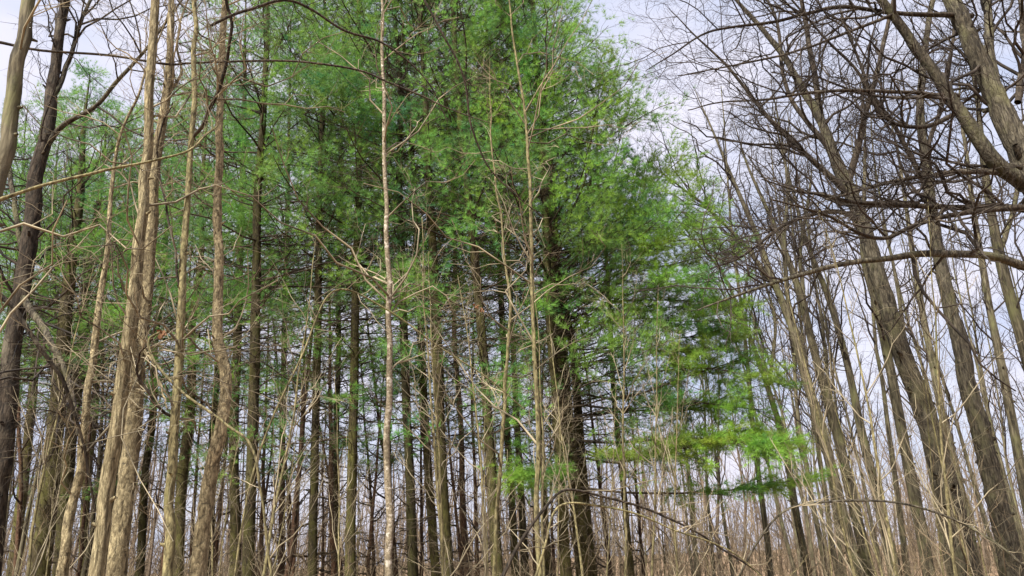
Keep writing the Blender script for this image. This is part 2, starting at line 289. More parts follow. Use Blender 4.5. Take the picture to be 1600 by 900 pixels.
# ------------------------------------------------------------------ pines
def needle_tufts(g, p, d, m, ln, w, rg, spread=0.75):
    N = len(p); P = np.repeat(p, m, 0); D = np.repeat(d, m, 0)
    v = nrm(D * 0.85 + rg.normal(size=P.shape) * spread * 0.75 + np.array([0, 0, 0.12]))
    Lg = ln * rg.uniform(0.65, 1.15, len(P))[:, None]
    s = nrm(np.cross(v, rg.normal(size=P.shape))) * w * 0.5
    st = P + v * 0.006
    V = np.stack([st - s, st + s, st + v * Lg + np.array([0, 0, -0.12]) * Lg], 1).reshape(-1, 3)
    g.add(V, t=np.arange(len(P) * 3).reshape(-1, 3))
def pine_crown(seed, H=20.0, base=8.0, Rmax=3.2, dead_from=1.4, lowlive=0.10, side=None, top_pow=0.8, n_live=None, nt=15, step=0.66, dead_n=3):
    """branchwork and needles of a white pine with its axis on z"""
    rg = np.random.default_rng(seed); gb, gn = Geo(), Geo()
    zs = np.arange(base, H - 0.3, step * 1.25) + rg.normal(0, 0.12, len(np.arange(base, H - 0.3, step * 1.25))); zz = np.repeat(zs, 5) + rg.normal(0, 0.05, len(zs) * 5)
    u = np.clip((zz - base) / (H - base), 0, 1)
    Ln = Rmax * np.minimum(1, (1 - u) ** top_pow * 1.25) * rg.uniform(0.55, 1.1, len(zz)) + 0.25
    az = rg.uniform(0, 2 * np.pi, len(zz)); el = np.radians(8 + 34 * u + rg.normal(0, 7, len(zz)))
    if side is not None:                   # an open side where the low branches stay alive
        zl = np.arange(side[0], base + 1.5, 0.34); na = 3
        z2 = np.repeat(zl, na) + rg.normal(0, 0.08, len(zl) * na); a2 = rg.normal(side[1], 0.5, len(z2)); hz = np.clip((z2 - side[0]) / (base + 1.5 - side[0]), 0, 1)
        zz = np.concatenate([zz, z2]); az = np.concatenate([az, a2])
        Ln = np.concatenate([Ln, side[2] * (1 - 0.35 * hz) * rg.uniform(0.6, 1.05, len(z2))]); el = np.concatenate([el, np.radians(rg.normal(3, 4, len(z2)) + 32 * hz)])
    if lowlive:
        nl = int(lowlive * 60); zz = np.concatenate([zz, rg.uniform(base * 0.45, base, nl)]); az = np.concatenate([az, rg.uniform(0, 6.28, nl)])
        Ln = np.concatenate([Ln, rg.uniform(1.0, 2.3, nl)]); el = np.concatenate([el, np.radians(rg.normal(5, 8, nl))])
    d = np.stack([np.cos(az) * np.cos(el), np.sin(az) * np.cos(el), np.sin(el)], 1)
    S = np.stack([0 * zz, 0 * zz, zz], 1)
    P, R = grow(S, d, Ln, 0.010 + Ln * 0.0055, 9, 0.10, 0.25, 0.25, rg); tubes(gb, P, R, 4)
    per = np.maximum(5, (Ln * 6.0).astype(int))
    if side is not None:
        sel = (zz < base + 1.5) & (Ln > 1.6)
        Pa, Ra, _ = spawn(P[sel], R[sel], per[sel], 0.42, 1.0, 46, 1.15, 5, 0.14, 0.12, rmax=0.008, flat=0.75, taper=0.5, rg=rg, lr=0.5)
        P, R, per = P[~sel], R[~sel], per[~sel]
    P1, R1, f1 = spawn(P, R, per, 0.36, 1.0, 45, 1.25, 5, 0.12, 0.10, rmax=0.008, flat=0.85, taper=0.72, rg=rg, lr=0.5)
    if side is not None: P1, R1 = np.concatenate([P1, Pa]), np.concatenate([R1, Ra])
    tubes(gb, P1, R1, 3)
    P2, R2, f2 = spawn(P1, R1, 3, 0.25, 1.0, 42, 0.40, 3, 0.1, 0.15, rmax=0.004, flat=0.55, taper=0.3, rg=rg); tubes(gb, P2, R2, 3)
    tips = np.concatenate([P2[:, -1], P1[:, -1], P2[:, 1]]); td = np.concatenate([nrm(P2[:, -1] - P2[:, 0]), nrm(P1[:, -1] - P1[:, -2]), nrm(P2[:, 1] - P2[:, 0])])
    td = nrm(td + np.array([0, 0, 0.25]))
    needle_tufts(gn, tips, td, nt + 3, 0.145, 0.0060, rg, 0.58)
    # dead, bare lower branches
    zd = np.arange(dead_from, base + 1.0, 0.36); zd = np.repeat(zd, dead_n) + rg.normal(0, 0.08, len(zd) * dead_n); n = len(zd)
    az = rg.uniform(0, 6.28, n); el = np.radians(rg.normal(4, 16, n)); d = np.stack([np.cos(az) * np.cos(el), np.sin(az) * np.cos(el), np.sin(el)], 1)
    Ld = rg.uniform(0.25, 1.0, n) * (0.9 + 2.0 * np.clip(zd / base, 0, 1))
    P, R = grow(np.stack([0 * zd, 0 * zd, zd], 1), d, Ld, 0.006 + Ld * 0.004, 9, 0.20, -0.10, 0.25, rg); tubes(gb, P, R, 4)
    P1, R1, _ = spawn(P, R, 5, 0.15, 1, 48, 0.8, 6, 0.26, 0.0, rmax=0.0055, flat=0.3, rg=rg); tubes(gb, P1, R1, 3)
    P2, R2, _ = spawn(P1, R1, 3, 0.2, 1, 45, 0.3, 4, 0.26, 0.0, rmax=0.0035, rg=rg); tubes(gb, P2, R2, 3)
    return gb.mesh('pine_branchwork', M['twig_pine']), gn.mesh('pine_needles', M['needle'], smooth=False)
VAR = [pine_crown(100 + i, H=20, base=7.8 + (i % 3) * 0.6, Rmax=2.8 + 0.25 * (i % 3), lowlive=(0.2, 0.35, 0.15, 0.3, 0.2)[i]) for i in range(5)]
VAR += [pine_crown(110 + i, H=20, base=8.4 + i * 0.5, Rmax=4.0, lowlive=0.08, step=0.6) for i in range(2)]
def pine_trunk(r, H, seed, mat):
    rg = np.random.default_rng(seed); z = np.linspace(-0.25, H, 9)
    P, R = resample(np.stack([rg.normal(0, 0.03, 9) * (z > 0.5), rg.normal(0, 0.03, 9) * (z > 0.5), z], 1),
                    r * np.interp(z / H, [-0.02, 0.015, 0.4, 0.75, 1.0], [1.35, 1.05, 0.86, 0.5, 0.05]), 70)
    g = Geo(); tubes(g, P[None], R[None], 12, rough=0.10, rg=rg)
    n = int(H * 5); f = rg.uniform(0.05, 0.8, n)                 # knots and stubs where whorls broke off
    p, t, rr = sample(P[None], R[None], np.zeros(n, int), f); a = rg.uniform(0, 6.28, n)
    d = np.stack([np.cos(a), np.sin(a), 0.2 + 0 * a], 1)
    Pk, Rk = grow(p + d * rr[:, None] * 0.7, d, rg.uniform(0.05, 0.18, n), rg.uniform(0.008, 0.02, n), 3, 0.1, 0, 0.3, rg); tubes(g, Pk, Rk, 5)
    return g.mesh('pine_trunk', mat)
def pine(label, x9, x3, D, w, var, H=20.0, mat='pine', y3=340, name='pine_tree', group='tall pines in the grove', rot=None, crown=None, boughs=()):
    a, b = at(x9, 900, D), at(x3, y3, D)
    ax = nrm(b - a); t = (gz(a[0], a[1]) - a[2]) / ax[2]; base = a + ax * t
    root = empty(name, base, label, 'pine tree', group)
    q = Vector(ax).rotation_difference(Vector((0, 0, 1))).inverted() if False else Vector((0, 0, 1)).rotation_difference(Vector(ax))
    root.rotation_mode = 'QUATERNION'; root.rotation_quaternion = q
    dist = math.hypot(D, a[0]); r = 0.86 * w / 2 * dist / FPX
    link('trunk', pine_trunk(r, H, int(abs(x9) * 7 + D), M[mat]), root)
    bm, nm = crown or VAR[var]
    s = H / 20.0
    for nme, me in (('branchwork', bm), ('needles', nm)):
        o = link(nme, me, root)
        if crown is None or len(crown) == 3: o.scale = (s, s, s); o.rotation_euler = (0, 0, rng.uniform(0, 6.28) if rot is None else rot)
    inv = (Matrix.Translation(Vector(base)) @ q.to_matrix().to_4x4()).inverted(); IM = np.array(inv)
    for k, (pts, D1) in enumerate(boughs):
        rg = np.random.default_rng(900 + k); n = len(pts)
        P, r = resample(np.array([at(p[0], p[1], D + (D1 - D) * i / (n - 1)) for i, p in enumerate(pts)]), np.linspace(0.026, 0.007, n), 24)
        P = wobble(P, 0.04, 6, rg); gb, gn = Geo(), Geo(); tubes(gb, P[None], r[None], 6, 0.08, rg)
        P1, R1, _ = spawn(P[None], r[None], 30 if pts[-1][1] > 600 else 27, 0.36, 1.0, 48, 1.25, 6, 0.10, -0.02, rmax=0.008, flat=0.95, taper=0.55, rg=rg); tubes(gb, P1, R1, 4)
        P0, R0, _ = spawn(P[None], r[None], 10, 0.06, 0.6, 55, 0.8, 6, 0.2, 0.0, rmax=0.006, flat=0.4, rg=rg); tubes(gb, P0, R0, 3)
        P2, R2, _ = spawn(P1, R1, 6, 0.15, 1.0, 42, 0.4, 4, 0.10, 0.02, rmax=0.004, flat=0.85, taper=0.3, rg=rg); tubes(gb, P2, R2, 3)
        tips = np.concatenate([P2[:, -1], P1[:, -1], P2[:, 2], P2[:, 1], P[-1:]]); td = np.concatenate([nrm(P2[:, -1] - P2[:, 1]), nrm(P1[:, -1] - P1[:, -2]), nrm(P2[:, 2] - P2[:, 1]), nrm(P2[:, 1] - P2[:, 0]), nrm(P[-1:] - P[-2:-1])])
        needle_tufts(gn, tips, nrm(td + np.array([0, 0, 0.2])), 20, 0.14, 0.0058, rg, 0.58)
        for gg in (gb, gn): gg.v = [v @ IM[:3, :3].T + IM[:3, 3] for v in gg.v]
        bo = link('bough', gb.mesh('bough', M['twig_pine']), root); link('needles', gn.mesh('needles', M['needle_edge'], smooth=False), bo)
    return root

PINES = [
 # label, x at 900, x at 340, D, width px, variant, height
 ('olive-brown pine just past the split-bark trunk, with a darker pine close behind it', 388, 405, 15.5, 19, 0, 20, 'pine'),
 ('straight mossy pine standing free, midway between the split-bark and the speckled slender trunks', 489, 500, 16.5, 15, 1, 20, 'pine'),
 ('mossy pine directly beside the speckled slender trunk, on its shaded side', 550, 558, 16, 17, 2, 20, 'pine'),
 ('dark pine half hidden close beside the olive-brown pine', 362, 376, 19, 17, 3, 20, 'pine'),
 ('dark pine seen between the two pale young trunks', 278, 314, 19, 17, 6, 16, 'pine'),
 ('pine just past the speckled slender trunk with many broken stubs', 643, 628, 16, 17, 0, 21, 'pine'),
 ('thinner pine leaning beside the dark green pine trunk', 682, 648, 18, 15, 1, 21, 'pine'),
 ('dark green pine with curved lower trunk in the middle of the grove', 700, 672, 15, 20, 2, 20, 'pine'),
 ('pine carrying a clump of dead leaves beside its bare lower branches', 778, 736, 14.5, 19, 3, 20, 'pine'),
 ('dark slender pine behind the pale knotty sapling', 803, 775, 19, 13, 4, 21, 'pine'),
 ('slim dark pine close to the triple trunk, on its far side', 858, 822, 21, 12, 0, 20, 'pine'),
 ('dark pine trunk behind the leaning grey limb, deep in shade', 62, 120, 17, 27, 5, 14.5, 'pine'),
 ('pine trunk with drooping green sprays beside the pale leaning pole', 92, 150, 20, 20, 6, 15.5, 'pine'),
 ('farther pine showing between the twin trunks and the pale leaning pole', 150, 215, 22, 18, 5, 16.5, 'pine'),
 ('pine at the very edge of the grove behind the dark forked tree', -40, 45, 20, 24, 6, 16, 'pine'),
 ('thin rear pine seen through the gap before the mossy lone pine', 440, 448, 22, 11, 2, 22, 'redpine'),
 ('rear pine filling the green canopy behind the mossy pair', 524, 532, 24, 11, 3, 23, 'pine'),
 ('rear pine whose trunk shows thin behind the dead leaf clump', 730, 706, 24, 10, 1, 24, 'redpine'),
 ('rear pine standing behind the pine with broken stubs', 612, 600, 25, 11, 4, 24, 'pine'),
 ('rear pine behind the dark slender pine, half covered by it', 820, 790, 26, 12, 2, 24, 'pine'),
 ('distant pine closing the grove behind the dark forked tree', 20, 80, 27, 15, 5, 19, 'pine'),
 ('distant pine just visible past the pale leaning pole', 125, 172, 28, 13, 6, 20, 'pine'),
 ('rear pine with thin crown glimpsed between the two pale young trunks', 326, 345, 25, 12, 1, 22, 'pine'),
 ('shorter rear pine behind the twin trunks', 215, 262, 25, 13, 5, 18.5, 'pine'),
]
for lab, a, b, D, w, v, H, mt in PINES: pine(lab, a, b, D, w, v, H, mt)
# three stems growing together at the sunny edge; the middle one carries the long low sprays
BOUGHS = [([(903, 762), (1000, 770), (1100, 768), (1180, 762), (1245, 750)], 14.2), ([(902, 700), (960, 716), (1040, 706), (1130, 694), (1235, 698)], 13.7),
 ([(900, 650), (980, 642), (1080, 640), (1150, 612), (1215, 595)], 15.6), ([(898, 612), (960, 622), (1040, 600), (1110, 575), (1165, 560)], 14.0),
 ([(893, 570), (960, 560), (1050, 532), (1140, 520)], 14.6), ([(890, 540), (950, 510), (1030, 482), (1120, 480)], 15.8), ([(880, 500), (970, 440), (1030, 370), (1100, 300)], 14.5),
 ([(878, 460), (950, 380), (1010, 300), (1082, 235)], 15.5), ([(872, 420), (930, 340), (960, 260), (985, 150)], 14.5), ([(880, 480), (960, 432), (1050, 412), (1140, 395)], 14.0),
 ([(905, 705), (940, 716), (985, 712), (1030, 700)], 13.6), ([(900, 722), (870, 738), (845, 740), (815, 746)], 14.0), ([(885, 520), (930, 470), (985, 355), (1012, 250)], 15.0),
 ([(876, 440), (950, 350), (1040, 330), (1110, 330)], 13.8), ([(868, 380), (910, 290), (930, 190), (940, 90)], 14.2),
 ([(885, 530), (950, 475), (1040, 445), (1130, 440)], 13.2),
 ([(903, 690), (980, 690), (1060, 684), (1150, 688), (1215, 700)], 13.2), ([(903, 715), (970, 722), (1050, 700), (1130, 676), (1190, 680)], 14.4), ([(888, 500), (980, 470), (1070, 470), (1150, 480)], 14.6),
 ([(896, 600), (980, 590), (1080, 575), (1175, 585)], 13.6), ([(893, 565), (970, 545), (1060, 548), (1150, 545)], 14.0), ([(898, 632), (980, 640), (1080, 628), (1190, 640)], 14.2),
 ([(885, 520), (960, 500), (1050, 500), (1140, 505)], 13.8), ([(880, 480), (960, 410), (1040, 380), (1120, 370)], 13.6)]
edge = pine_crown(300, H=16.5, base=7.2, Rmax=2.7, lowlive=0.05, top_pow=1.0, nt=15, step=0.55)
edge[1].materials.clear(); edge[1].materials.append(M['needle_edge'])
pine('thickest stem of the triple trunk, spreading long low green sprays over the clearing', 912, 862, 15, 25, 0, 16.5, 'pine', crown=edge, group=None, boughs=BOUGHS)
pine('slender green-flecked pine on the sunny side of the triple trunk', 985, 940, 17, 11, 0, 14, 'pine', crown=pine_crown(305, H=14, base=8.5, Rmax=1.5, lowlive=0.2), group=None)
ed2 = pine_crown(301, H=19, base=7.0, Rmax=3.0, lowlive=0.15, side=(4.2, -0.4, 2.7))
pine('paler straight stem of the triple trunk, nearest the knotty sapling', 884, 853, 14.6, 18, 0, 19, 'pine', crown=ed2, group=None)
pine('lower leaning stem of the triple trunk on the clearing side', 930, 868, 15.4, 17, 1, 16, 'pine', group=None)

# ------------------------------------------------------------------ bare trees traced from the photograph
WK = 0.72
def path(pts, D0, D1=None, down=False, up=0.0, K=60, wob=0.0, rg=rng):
    D1 = D0 if D1 is None else D1; n = len(pts)
    Ds = np.linspace(D0, D1, n); P = [at(p[0], p[1], d) for p, d in zip(pts, Ds)]
    r = [p[2] * WK / 2 * math.hypot(d, q[0]) / FPX for p, d, q in zip(pts, Ds, P)]
    if down:
        s = P[0] - P[1]; s = s / abs(s[2]); s[:2] = np.clip(s[:2], -0.35, 0.35)
        if P[0][2] > 0.05:
            b = P[0] + s * (P[0][2] + 0.15); P.insert(0, b); r.insert(0, r[0] * 1.25)
    if up:
        s = nrm(P[-1] - P[-2]); P.append(P[-1] + s * up * 0.5); r.append(r[-1] * 0.65); P.append(P[-1] + nrm(s + np.array([rg.normal(0, 0.1), rg.normal(0, 0.1), 0.2])) * up * 0.5); r.append(r[-1] * 0.3)
    P, r = resample(P, r, K)
    if wob: P = wobble(P, wob, K / 5, rg)
    return P, r
def twigs(g, P, R, lv, rg):
    for L_ in lv:
        L_ = dict(L_); s = L_.pop('s', 3); P, R, _ = spawn(P, R, rg=rg, **L_); tubes(g, P, R, s)
def leafclump(px, py, D, parent, off, n=9, size=0.038):
    c = at(px, py, D); rg = np.random.default_rng(int(px)); g = Geo(); n = 6
    for i in range(n):
        p = c + rg.normal(0, size * 0.25, 3); d = nrm(rg.normal(size=3) + np.array([0, 0, -0.8])); s = nrm(np.cross(d, rg.normal(size=3))); up = np.cross(s, d)
        L_ = size * rg.uniform(0.8, 1.6); w = L_ * 0.32
        u = np.array([0, 0.3, 0.65, 1.0]); ww = np.array([0.05, 1, 0.8, 0.02]) * w
        V = np.concatenate([[p + d * L_ * a - s * b + up * 0.3 * b, p + d * L_ * a - up * 0.1 * L_ * a, p + d * L_ * a + s * b + up * 0.3 * b] for a, b in zip(u, ww)])
        q = [[3 * k + j, 3 * k + j + 1, 3 * k + j + 4, 3 * k + j + 3] for k in range(3) for j in range(2)]
        g.add(V, q=np.array(q))
    return link('dead_leaf', g.mesh('dead_leaf', M['deadleaf'], off=off), parent)
def hero(name, label, cat, main, D, mat, twm, limbs=(), lv=None, seed=1, up=3.0, K=170, sides=18, rough=0.08, flute=0.0, group=None, D1=None, wob=0.011, lf0=0.25, limb_mat=None, limbn='limb', tl=None, leaves=()):
    rg = np.random.default_rng(seed); P, r = path(main, D, D1, True, up, K, wob, rg); base = P[0].copy(); base[2] += 0.12
    root = empty(name, base, label, cat, group)
    g = Geo(); tubes(g, P[None], r[None], sides, rough, rg, flute)
    ns = 26; f = rg.uniform(0.04, 0.9, ns); p_, t_, r_ = sample(P[None], r[None], np.zeros(ns, int), f); d_ = rg.normal(size=(ns, 3)); d_[:, 2] = 0.35; d_ = nrm(d_)
    Pk, Rk = grow(p_, d_, r_ * rg.uniform(1.1, 1.9, ns) + 0.01, r_ * rg.uniform(0.25, 0.6, ns), 4, 0.15, 0.1, 0.35, rg); tubes(g, Pk, Rk, 7, 0.1, rg)
    link('trunk', g.mesh('trunk', M[mat], off=base), root)
    LP, LR = [], []
    for lb in limbs:
        pts, d0, d1 = lb[:3]
        p, q = path(pts, d0, d1, False, lb[3] if len(lb) > 3 else 0, 60, 0.012, rg)
        g = Geo(); tubes(g, p[None], q[None], 9, 0.09, rg); link(limbn, g.mesh('limb', M[limb_mat or ('darkbark' if mat == 'oak' and pts[0][2] < 22 else mat)], off=base), root)  # thinner oak limbs: younger, darker bark, with backlit shade also put into its colour
        LP.append(p[::2][:30]); LR.append(q[::2][:30])
    g = Geo()
    if lv:
        i = np.linspace(K * lf0, K - 1, 30).astype(int); A = np.stack([P[i]]); B = np.stack([r[i]])
        twigs(g, A, B, tl or lv, rg)
        if LP: twigs(g, np.stack(LP), np.stack(LR), lv, rg)
        link('crown', g.mesh('crown', M[twm], off=base), root)
    for l in leaves: leafclump(*l, root, base)
    return root

YL = [dict(per=12, f0=0.03, f1=0.98, ang=52, Lm=1.5, k=7, wig=0.30, trop=0.25, rmax=0.012, rk=0.5, taper=0.4, s=5),
      dict(per=5, f0=0.15, f1=0.95, ang=45, Lm=0.75, k=5, wig=0.32, trop=0.1, rmax=0.005, s=4),
      dict(per=3, f0=0.2, f1=0.95, ang=45, Lm=0.35, k=5, wig=0.25, trop=0.1, rmax=0.0028)]
def ylv(n, L1=1.5): 
    a = [dict(d) for d in YL]; a[0]['per'] = int(n * 1.6); a[0]['Lm'] = L1 * 1.2; return a
hero('young_tree', 'thick grey-brown trunk leaning out of view past the dark forked tree', 'bare tree',
     [(-70, 620, 34), (-40, 450, 31), (-8, 290, 30), (10, 220, 28), (28, 110, 27), (46, 0, 25)], 5.2, 'greytrunk', 'twig_tan', lv=ylv(12, 1.3), seed=2, up=3, flute=0.02)
hero('forked_tree', 'dark rough-barked tree forking low, with a pale grey limb', 'bare tree',
     [(-12, 860, 30), (5, 700, 30), (17, 580, 30), (34, 450, 30), (50, 350, 29), (58, 270, 27), (76, 200, 25), (86, 110, 21), (100, 0, 18)], 9, 'darkbark', 'twig_dark',
     limbs=[([(66, 235, 13), (100, 195, 10), (150, 165, 9), (195, 115, 8), (250, 50, 6), (300, -20, 4)], 9, 8.5, 1.0),
            ([(84, 150, 12), (110, 90, 9), (125, 40, 8), (150, -20, 6)], 9, 9.3, 1.0),
            ([(34, 460, 14), (70, 520, 12), (105, 590, 9), (122, 680, 7)], 9, 8.4),
            ([(40, 440, 10), (20, 300, 9), (5, 200, 7)], 9, 9.4)],
     lv=[dict(per=18, f0=0.1, f1=0.98, ang=50, Lm=2.2, k=8, wig=0.2, trop=0.3, rmax=0.018, s=5), dict(per=6, f0=0.1, f1=0.98, ang=45, Lm=0.9, k=6, wig=0.24, trop=0.1, rmax=0.007, s=3), dict(per=4, f0=0.2, f1=1, ang=42, Lm=0.42, k=4, wig=0.25, rmax=0.0035)], seed=3, up=3, limb_mat='oak')
hero('leaning_sapling', 'pale slim trunk leaning toward the twin trunks, smooth and knotty', 'bare tree',
     [(96, 900, 19), (110, 820, 17), (126, 720, 15), (137, 620, 14), (150, 520, 13), (163, 420, 11), (176, 300, 8), (184, 230, 6), (222, 130, 5)], 6.6, 'tan', 'twig_tan', lv=ylv(9), seed=4, up=1.5)
hero('ridged_tree', 'ridged pale trunk with long vertical furrows, leaning across its smoother twin', 'bare tree',
     [(152, 900, 27), (163, 820, 26), (176, 720, 26), (190, 620, 26), (203, 520, 27), (216, 420, 24), (224, 320, 21), (229, 210, 19), (236, 100, 19), (242, 0, 18)], 5.6, 'ridged', 'twig_tan', lv=ylv(10), seed=5, up=3, flute=0.07, rough=0.05)
hero('twin_tree', 'stout tan trunk with flaking bark, crossing behind the ridged one', 'bare tree',
     [(184, 900, 34), (193, 800, 32), (203, 700, 31), (212, 600, 29), (221, 500, 25), (232, 400, 23), (240, 290, 22), (252, 190, 20), (264, 110, 16), (269, 0, 14)], 5.9, 'tan', 'twig_tan',
     limbs=[([(262, 150, 9), (282, 110, 6), (278, 60, 5), (292, 0, 4)], 5.9, 6.1, 0.6), ([(218, 520, 8), (250, 600, 4), (262, 640, 3)], 5.9, 5.6)], lv=ylv(9), seed=6, up=3, flute=0.02, rough=0.12)
hero('slim_tree', 'smooth slim olive-tan trunk between the twin trunks and the split-bark one', 'bare tree',
     [(265, 900, 19), (269, 780, 18), (274, 680, 17), (281, 560, 17), (285, 430, 15), (293, 300, 13), (302, 190, 12), (306, 90, 11), (303, 0, 10)], 5.8, 'slim', 'twig_tan',
     limbs=[([(302, 215, 8), (322, 190, 9), (342, 135, 9), (355, 85, 8), (360, 35, 8), (352, -20, 7)], 5.8, 5.2, 0.5),
            ([(272, 652, 7), (250, 640, 5), (225, 610, 5), (212, 572, 4), (225, 545, 4), (245, 522, 4)], 5.8, 5.3),
            ([(283, 480, 6), (275, 400, 5), (246, 230, 4), (270, 160, 3)], 5.8, 5.6)],
     limb_mat='darkbark', lv=ylv(9, 1.3), seed=7, up=2.5, rough=0.05, leaves=[(256, 520, 5.3)])
hero('split_bark_tree', 'pale trunk with split, peeling bark and a bend low down', 'bare tree',
     [(307, 900, 29), (320, 800, 27), (333, 715, 27), (350, 630, 24), (346, 540, 22), (342, 450, 20), (341, 330, 18), (342, 200, 16), (345, 110, 15), (352, 0, 14)], 6.4, 'tan', 'twig_tan', lv=ylv(11), seed=8, up=3, rough=0.14)
hero('speckled_tree', 'slender grey trunk speckled with white lichen, rising straight through the middle', 'bare tree',
     [(607, 900, 15), (606, 750, 14), (608, 600, 13), (607, 450, 12), (603, 300, 10), (600, 150, 9), (597, 0, 7)], 7.0, 'pale', 'twig_tan',
     lv=ylv(14, 1.6), seed=9, up=2, rough=0.08, wob=0.010)
hero('knotty_sapling', 'thin pale sapling with knotty wavering stem before the triple trunk', 'bare tree',
     [(845, 900, 11), (838, 800, 11), (841, 700, 10), (838, 620, 10), (833, 480, 9), (829, 300, 8), (821, 180, 7), (802, 60, 5), (795, 0, 4)], 7.6, 'slim', 'twig_tan', lv=ylv(15, 1.7), seed=10, up=1.5, rough=0.08, wob=0.006)
hero('thin_sapling', 'thin pale sapling beside the pine with the dead leaf clump', 'bare tree',
     [(772, 900, 9), (784, 700, 8), (795, 520, 7), (790, 400, 5), (770, 250, 4), (768, 180, 3)], 8.5, 'slim', 'twig_tan', lv=ylv(13, 1.6), seed=12, up=1.0, leaves=[(745, 478, 8.5), (752, 484, 8.5)])

OL = [dict(per=13, f0=0.12, f1=0.99, ang=46, Lm=2.9, k=9, wig=0.22, trop=0.25, rmax=0.03, s=5, taper=0.45),
      dict(per=7, f0=0.12, f1=0.98, ang=48, Lm=1.15, k=7, wig=0.28, trop=0.1, rmax=0.011, s=4),
      dict(per=5, f0=0.15, f1=1, ang=45, Lm=0.5, k=5, wig=0.28, trop=0.1, rmax=0.0048),
      dict(per=2, f0=0.2, f1=1, ang=42, Lm=0.22, k=4, wig=0.25, trop=0.1, rmax=0.003)]
WK = 0.66
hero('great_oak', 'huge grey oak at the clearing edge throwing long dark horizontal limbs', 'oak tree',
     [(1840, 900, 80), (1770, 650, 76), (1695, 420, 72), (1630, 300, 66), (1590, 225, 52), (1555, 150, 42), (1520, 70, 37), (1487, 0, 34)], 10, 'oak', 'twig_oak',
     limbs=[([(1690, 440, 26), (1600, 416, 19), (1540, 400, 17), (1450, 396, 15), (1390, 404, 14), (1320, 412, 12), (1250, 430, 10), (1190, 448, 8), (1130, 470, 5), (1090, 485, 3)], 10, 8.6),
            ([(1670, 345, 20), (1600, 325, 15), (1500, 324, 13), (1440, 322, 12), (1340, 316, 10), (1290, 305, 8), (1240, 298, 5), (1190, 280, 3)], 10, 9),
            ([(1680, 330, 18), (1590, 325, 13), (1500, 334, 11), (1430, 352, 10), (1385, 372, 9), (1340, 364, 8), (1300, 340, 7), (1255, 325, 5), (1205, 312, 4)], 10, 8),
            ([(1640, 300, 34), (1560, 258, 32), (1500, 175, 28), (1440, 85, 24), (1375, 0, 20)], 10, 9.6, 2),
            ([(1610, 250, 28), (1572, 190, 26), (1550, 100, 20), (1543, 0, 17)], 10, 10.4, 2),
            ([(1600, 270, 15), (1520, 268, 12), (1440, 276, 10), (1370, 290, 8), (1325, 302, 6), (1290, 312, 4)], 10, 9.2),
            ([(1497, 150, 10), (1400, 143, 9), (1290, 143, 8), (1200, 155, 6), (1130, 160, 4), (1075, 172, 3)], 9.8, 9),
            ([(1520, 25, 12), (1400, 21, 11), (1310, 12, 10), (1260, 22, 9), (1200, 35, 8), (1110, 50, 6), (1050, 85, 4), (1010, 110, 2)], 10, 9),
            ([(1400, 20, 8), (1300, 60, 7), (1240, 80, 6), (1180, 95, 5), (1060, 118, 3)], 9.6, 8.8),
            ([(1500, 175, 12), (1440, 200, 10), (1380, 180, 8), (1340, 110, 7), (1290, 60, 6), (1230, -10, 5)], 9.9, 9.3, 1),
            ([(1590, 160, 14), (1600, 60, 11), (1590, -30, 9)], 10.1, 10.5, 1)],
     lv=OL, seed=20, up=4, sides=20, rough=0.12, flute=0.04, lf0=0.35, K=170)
ol2 = [dict(d) for d in OL]; ol2[0]['per'] = 13; ol2[0]['Lm'] = 2.4; ol2[1]['per'] = 6; ol2[2]['per'] = 4
hero('grey_tree', 'stout grey trunk dividing into several upright limbs, behind the oak\'s long boughs', 'bare tree',
     [(1512, 900, 46), (1478, 760, 43), (1440, 630, 41), (1402, 530, 38), (1372, 430, 35), (1342, 330, 32), (1308, 255, 26), (1280, 185, 20), (1235, 105, 15), (1190, 45, 12), (1150, 0, 9)], 13, 'oak', 'twig_oak',
     limbs=[([(1318, 280, 20), (1290, 210, 17), (1272, 110, 14), (1252, 0, 11)], 13, 13.3, 2), ([(1325, 290, 18), (1350, 190, 13), (1375, 90, 11), (1395, 0, 9)], 13, 12.7, 2),
            ([(1325, 305, 16), (1270, 250, 13), (1210, 195, 11), (1150, 120, 8), (1090, 60, 5)], 13, 12.4, 1), ([(1300, 240, 13), (1230, 140, 10), (1215, 40, 8), (1190, -20, 6)], 13, 13.5, 1),
            ([(1350, 345, 14), (1300, 330, 10), (1230, 350, 8), (1160, 400, 6), (1110, 420, 4)], 13, 12)],
     lv=ol2, seed=21, up=2.5, rough=0.12, flute=0.03, lf0=0.4)
hero('straight_grey_tree', 'tall straight grey trunk standing close behind the oak boughs, few forks', 'bare tree',
     [(1584, 900, 40), (1550, 750, 37), (1524, 650, 34), (1502, 550, 31), (1482, 470, 28), (1463, 380, 25), (1448, 280, 21), (1438, 170, 17), (1447, 60, 13), (1462, -10, 11)], 13.6, 'oak', 'twig_oak',
     limbs=[([(1450, 300, 12), (1400, 200, 10), (1360, 140, 8), (1330, 60, 6)], 13.6, 13.2, 1), ([(1445, 240, 11), (1475, 150, 9), (1490, 50, 7), (1500, -20, 6)], 13.6, 13.8, 1)], lv=ol2, seed=22, up=3, rough=0.12, flute=0.03, lf0=0.45)
WK = 0.76
bt = [dict(d) for d in OL[:3]]; bt[0]['per'] = 15; bt[0]['ang'] = 32; bt[0]['Lm'] = 3.0; bt[0]['trop'] = 0.5; bt[1]['per'] = 7; bt[2]['per'] = 4
